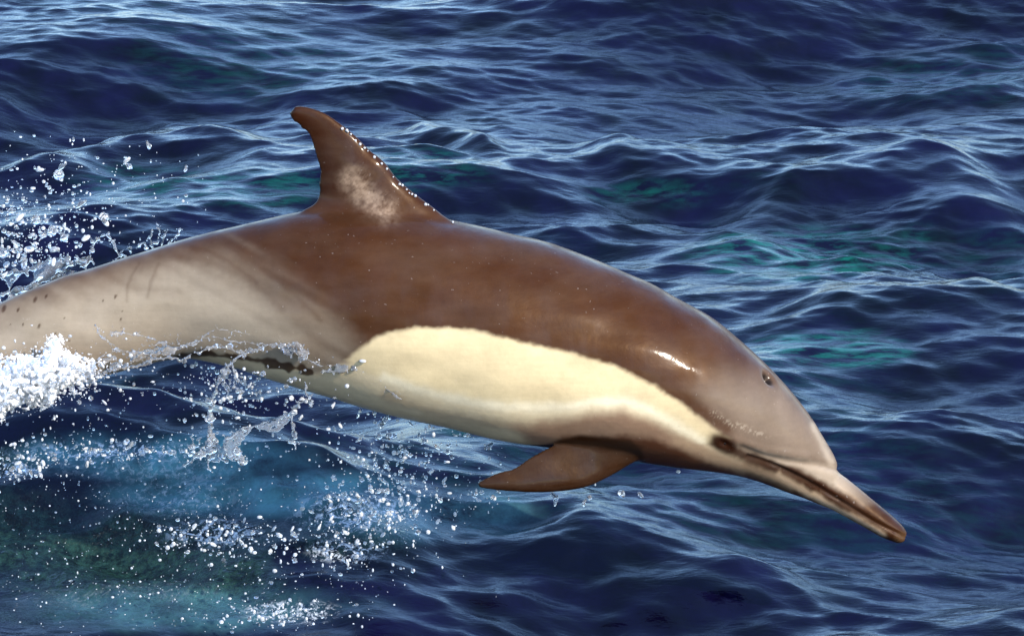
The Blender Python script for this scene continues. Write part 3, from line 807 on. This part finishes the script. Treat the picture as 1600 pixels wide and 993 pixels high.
for x, y, r in [(97, 260, 6), (93, 273, 7), (62, 265, 4.5), (198, 250, 4.5), (202, 260, 4.5), (290, 264, 3.5), (127, 318, 6), (163, 340, 7), (164, 347, 5), (232, 227, 4.5), (30, 340, 6), (56, 343, 7), (82, 360, 7), (100, 370, 7), (134, 372, 5), (5, 395, 8), (38, 412, 6), (85, 390, 6), (18, 330, 5), (45, 389, 6), (70, 366, 6)]:
    drops.append((x, y, 0.1, r, UPPER)); drops.append((x + rng.normal(0, 5), y + rng.normal(0, 5), 0.12, r * 0.5, UPPER))
low = [(90, 640), (160, 605), (300, 565), (420, 590), (520, 620), (640, 655), (720, 672), (790, 690), (800, 760), (740, 800), (700, 880), (600, 930), (450, 990), (60, 990), (-20, 900), (-20, 670)]
area(330, (90, 800), (560, 800), 0.8, 2.8, -0.1, 0.5, BELLY, 3, low)
area(240, g2(360, 600, 38, 40), None, 0.9, 4.2, -0.2, 0.1, BELLY, 2.6, low)
area(230, g2(600, 730, 45, 55), None, 0.9, 4.8, -0.1, 0.35, BELLY, 2.6, low)
area(40, g2(590, 790, 55, 32), None, 0.9, 5.2, 0.1, 0.5, BELLY, 2.6, low)
area(40, g2(540, 850, 70, 30), None, 0.8, 4.6, 0.1, 0.5, BELLY, 2.6, low)
area(40, g2(330, 835, 60, 22), None, 0.8, 4.4, 0.0, 0.4, BELLY, 2.6, low)
area(40, g2(210, 705, 110, 13), None, 0.9, 5.0, -0.1, 0.3, BELLY, 2.4, low)
area(40, g2(450, 955, 60, 15), None, 0.8, 3.6, 0.0, 0.2, BELLY, 2.6, low)
area(40, g2(25, 730, 28, 16), None, 0.9, 5.0, -0.1, 0.2, BELLY, 2.4, low)
area(420, (0, 640), (760, 985), 0.6, 2.0, 0.0, 0.3, BELLY, 3, low)
area(90, g2(640, 700, 70, 25), None, 1.2, 4.2, -0.1, 0.2, FLIP, 2.2, low)
area(40, g2(740, 770, 28, 16), None, 1.0, 4.0, -0.15, 0.1, FLIP, 2.2)
area(320, g2(110, 590, 70, 34), None, 0.9, 4.2, -0.24, -0.16, BELLY, 2.4)
for x, y, r in [(972, 770, 6), (1001, 773, 4.5), (913, 784, 4.5), (912, 788, 3.5), (866, 775, 7), (868, 781, 6), (921, 777, 4), (930, 756, 3), (1060, 736, 3.5), (764, 697, 6), (765, 700, 4), (726, 680, 3), (602, 656, 7), (595, 665, 5), (609, 680, 6), (593, 682, 5), (585, 645, 4), (560, 648, 4.5), (700, 706, 5), (706, 714, 4), (765, 715, 3)]:
    drops.append((x, y, -0.02, r * 0.85, FLIP))
for n_, cx, cy, sx, sy, rm in ((330, 590, 795, 60, 26, 4.4), (260, 530, 858, 75, 22, 4.2), (260, 340, 838, 62, 20, 4.2), (330, 210, 702, 115, 11, 4.2), (200, 450, 958, 62, 13, 3.6),
                               (170, 25, 728, 36, 16, 4.6), (150, 620, 745, 40, 30, 4.2), (120, 260, 930, 130, 30, 2.4), (420, 230, 850, 200, 70, 2.2), (150, 90, 690, 60, 18, 3.6)):
    area(n_, g2(cx, cy, sx, sy), None, 0.8, rm, 0, 0, SURF, 2.4)
for k in range(60):   # drops shed around the white mass and the drip column
    drops.append((rng.normal(420, 60), rng.normal(600, 22), rng.uniform(-0.2, -0.1), rng.uniform(1.2, 4), BELLY))
drops.sort(key=lambda d: -d[3])
LAB = {UPPER: (' water droplet flying above the tail', 'droplets flying above the tail'),
       BELLY: (' water droplet falling below tail and belly', 'droplets falling below tail and belly'),
       SURF: (' water droplet thrown up just over the churned bubbly sea', 'droplets just over the churned sea'),
       FLIP: (' water droplet hanging between belly and flipper', 'droplets hanging around the flipper')}
shapes = []
for k in range(8):
    v, t = ICO3
    vv = v * (1 + 0.22 * np.sin(v @ rng.normal(0, 2.4, 3) + rng.uniform(0, 6)) + 0.16 * np.sin(v @ rng.normal(0, 4.0, 3) + rng.uniform(0, 6)))[:, None]
    if k % 3 == 0: vv = vv * np.array([0.62, 0.7, 1.55])
    if k % 4 == 1: vv = vv * np.array([1.5, 0.8, 0.65])
    shapes.append(mesh_from('droplet', vv, None, t)); shapes[-1].materials.append(M_BRIGHT if k % 2 else M_DROP)
def drop_pos(d):
    p = at_depth(np.array([d[0]]), np.array([d[1]]), float(d[2]))[0]
    u = (p - CAM) / np.linalg.norm(p - CAM); sdst = surface(d[0], d[1])
    if d[4] == SURF or np.linalg.norm(p - CAM) > sdst - 0.01:      # on the water, or thrown up off it
        p = CAM + u * (sdst - rng.random() * (1.1 if d[4] == SURF else 0.12))
    return p
big_d = [d for d in drops if -6 < d[0] < 1606 and -6 < d[1] < 999]
for d in big_d[:290]:
    p = drop_pos(d)
    ki = int(rng.integers(4)) * 2 if d[4] == FLIP else int(rng.integers(8)); o = link('water_droplet', shapes[ki]); o.location = p
    s = d[3] / 900.0 * np.linalg.norm(p - CAM) / DIST
    o.scale = (s, s, s); o.rotation_euler = tuple(rng.uniform(-1.2, 1.2, 3))
    tag(o, ('white glinting' if ki % 2 else 'small clear') + LAB[d[4]][0], 'droplet', ('white ' if ki % 2 else 'clear ') + LAB[d[4]][1])
taken = set(big_d[:290]); rest = [d for d in drops if d not in taken]
def stuff_drops(lst, name, label, mat):
    sh = []
    for d in lst:
        p = drop_pos(d); s = d[3] / 900.0 * np.linalg.norm(p - CAM) / DIST
        sh.append(ball(p, s, tuple(rng.uniform(0.55, 1.45, 3)), ICO2 if d[3] > 1.8 else ICO1))
    v, q, t = join(sh)
    return tag(link(name, mesh_from(name, v, None, t), mat), label, 'spray', None, 'stuff')
up_ = [d for d in rest if d[4] == UPPER]; lo_ = [d for d in rest if d[4] != UPPER]
stuff_drops(up_[::2], 'spray', 'fine clear spray hanging in the air above the tail', M_DROP)
stuff_drops(up_[1::2], 'spray', 'fine white spray hanging in the air above the tail', M_BRIGHT)
sf_ = [d for d in lo_ if d[4] == SURF]; lo_ = [d for d in lo_ if d[4] != SURF]
stuff_drops(sf_[::3], 'spray', 'clear spatter of drops just over the churned sea', M_DROP)
stuff_drops([d for i_, d in enumerate(sf_) if i_ % 3], 'spray', 'white spatter of drops just over the churned sea', M_BRIGHT)
stuff_drops(lo_[::2], 'spray', 'fine clear spray scattered in the air below tail and belly', M_DROP)
stuff_drops(lo_[1::2], 'spray', 'fine white spray scattered in the air below tail and belly', M_BRIGHT)

# beads of water along the leading edge of the back fin
beads = []
for x, y in resample([(713, 347), (693, 334), (668, 316), (634, 291), (617, 275), (597, 251), (575, 232), (555, 212), (538, 198)], 46):
    if rng.random() < 0.42:
        beads.append(ball(sag(np.array([x + rng.normal(-1.5, 1)]), np.array([y + rng.normal(2.0, 1.0)]), np.array([0.007 + rng.normal(0, 0.001)]))[0], rng.uniform(1.0, 2.8) / 900, (1, 1, 1), ICO2))
v, q, t = join(beads)
tag(link('water_beads', mesh_from('water_beads', v, None, t), M_BRIGHT), 'row of glinting water beads on the front edge of the back fin', 'water beads', None, 'stuff')
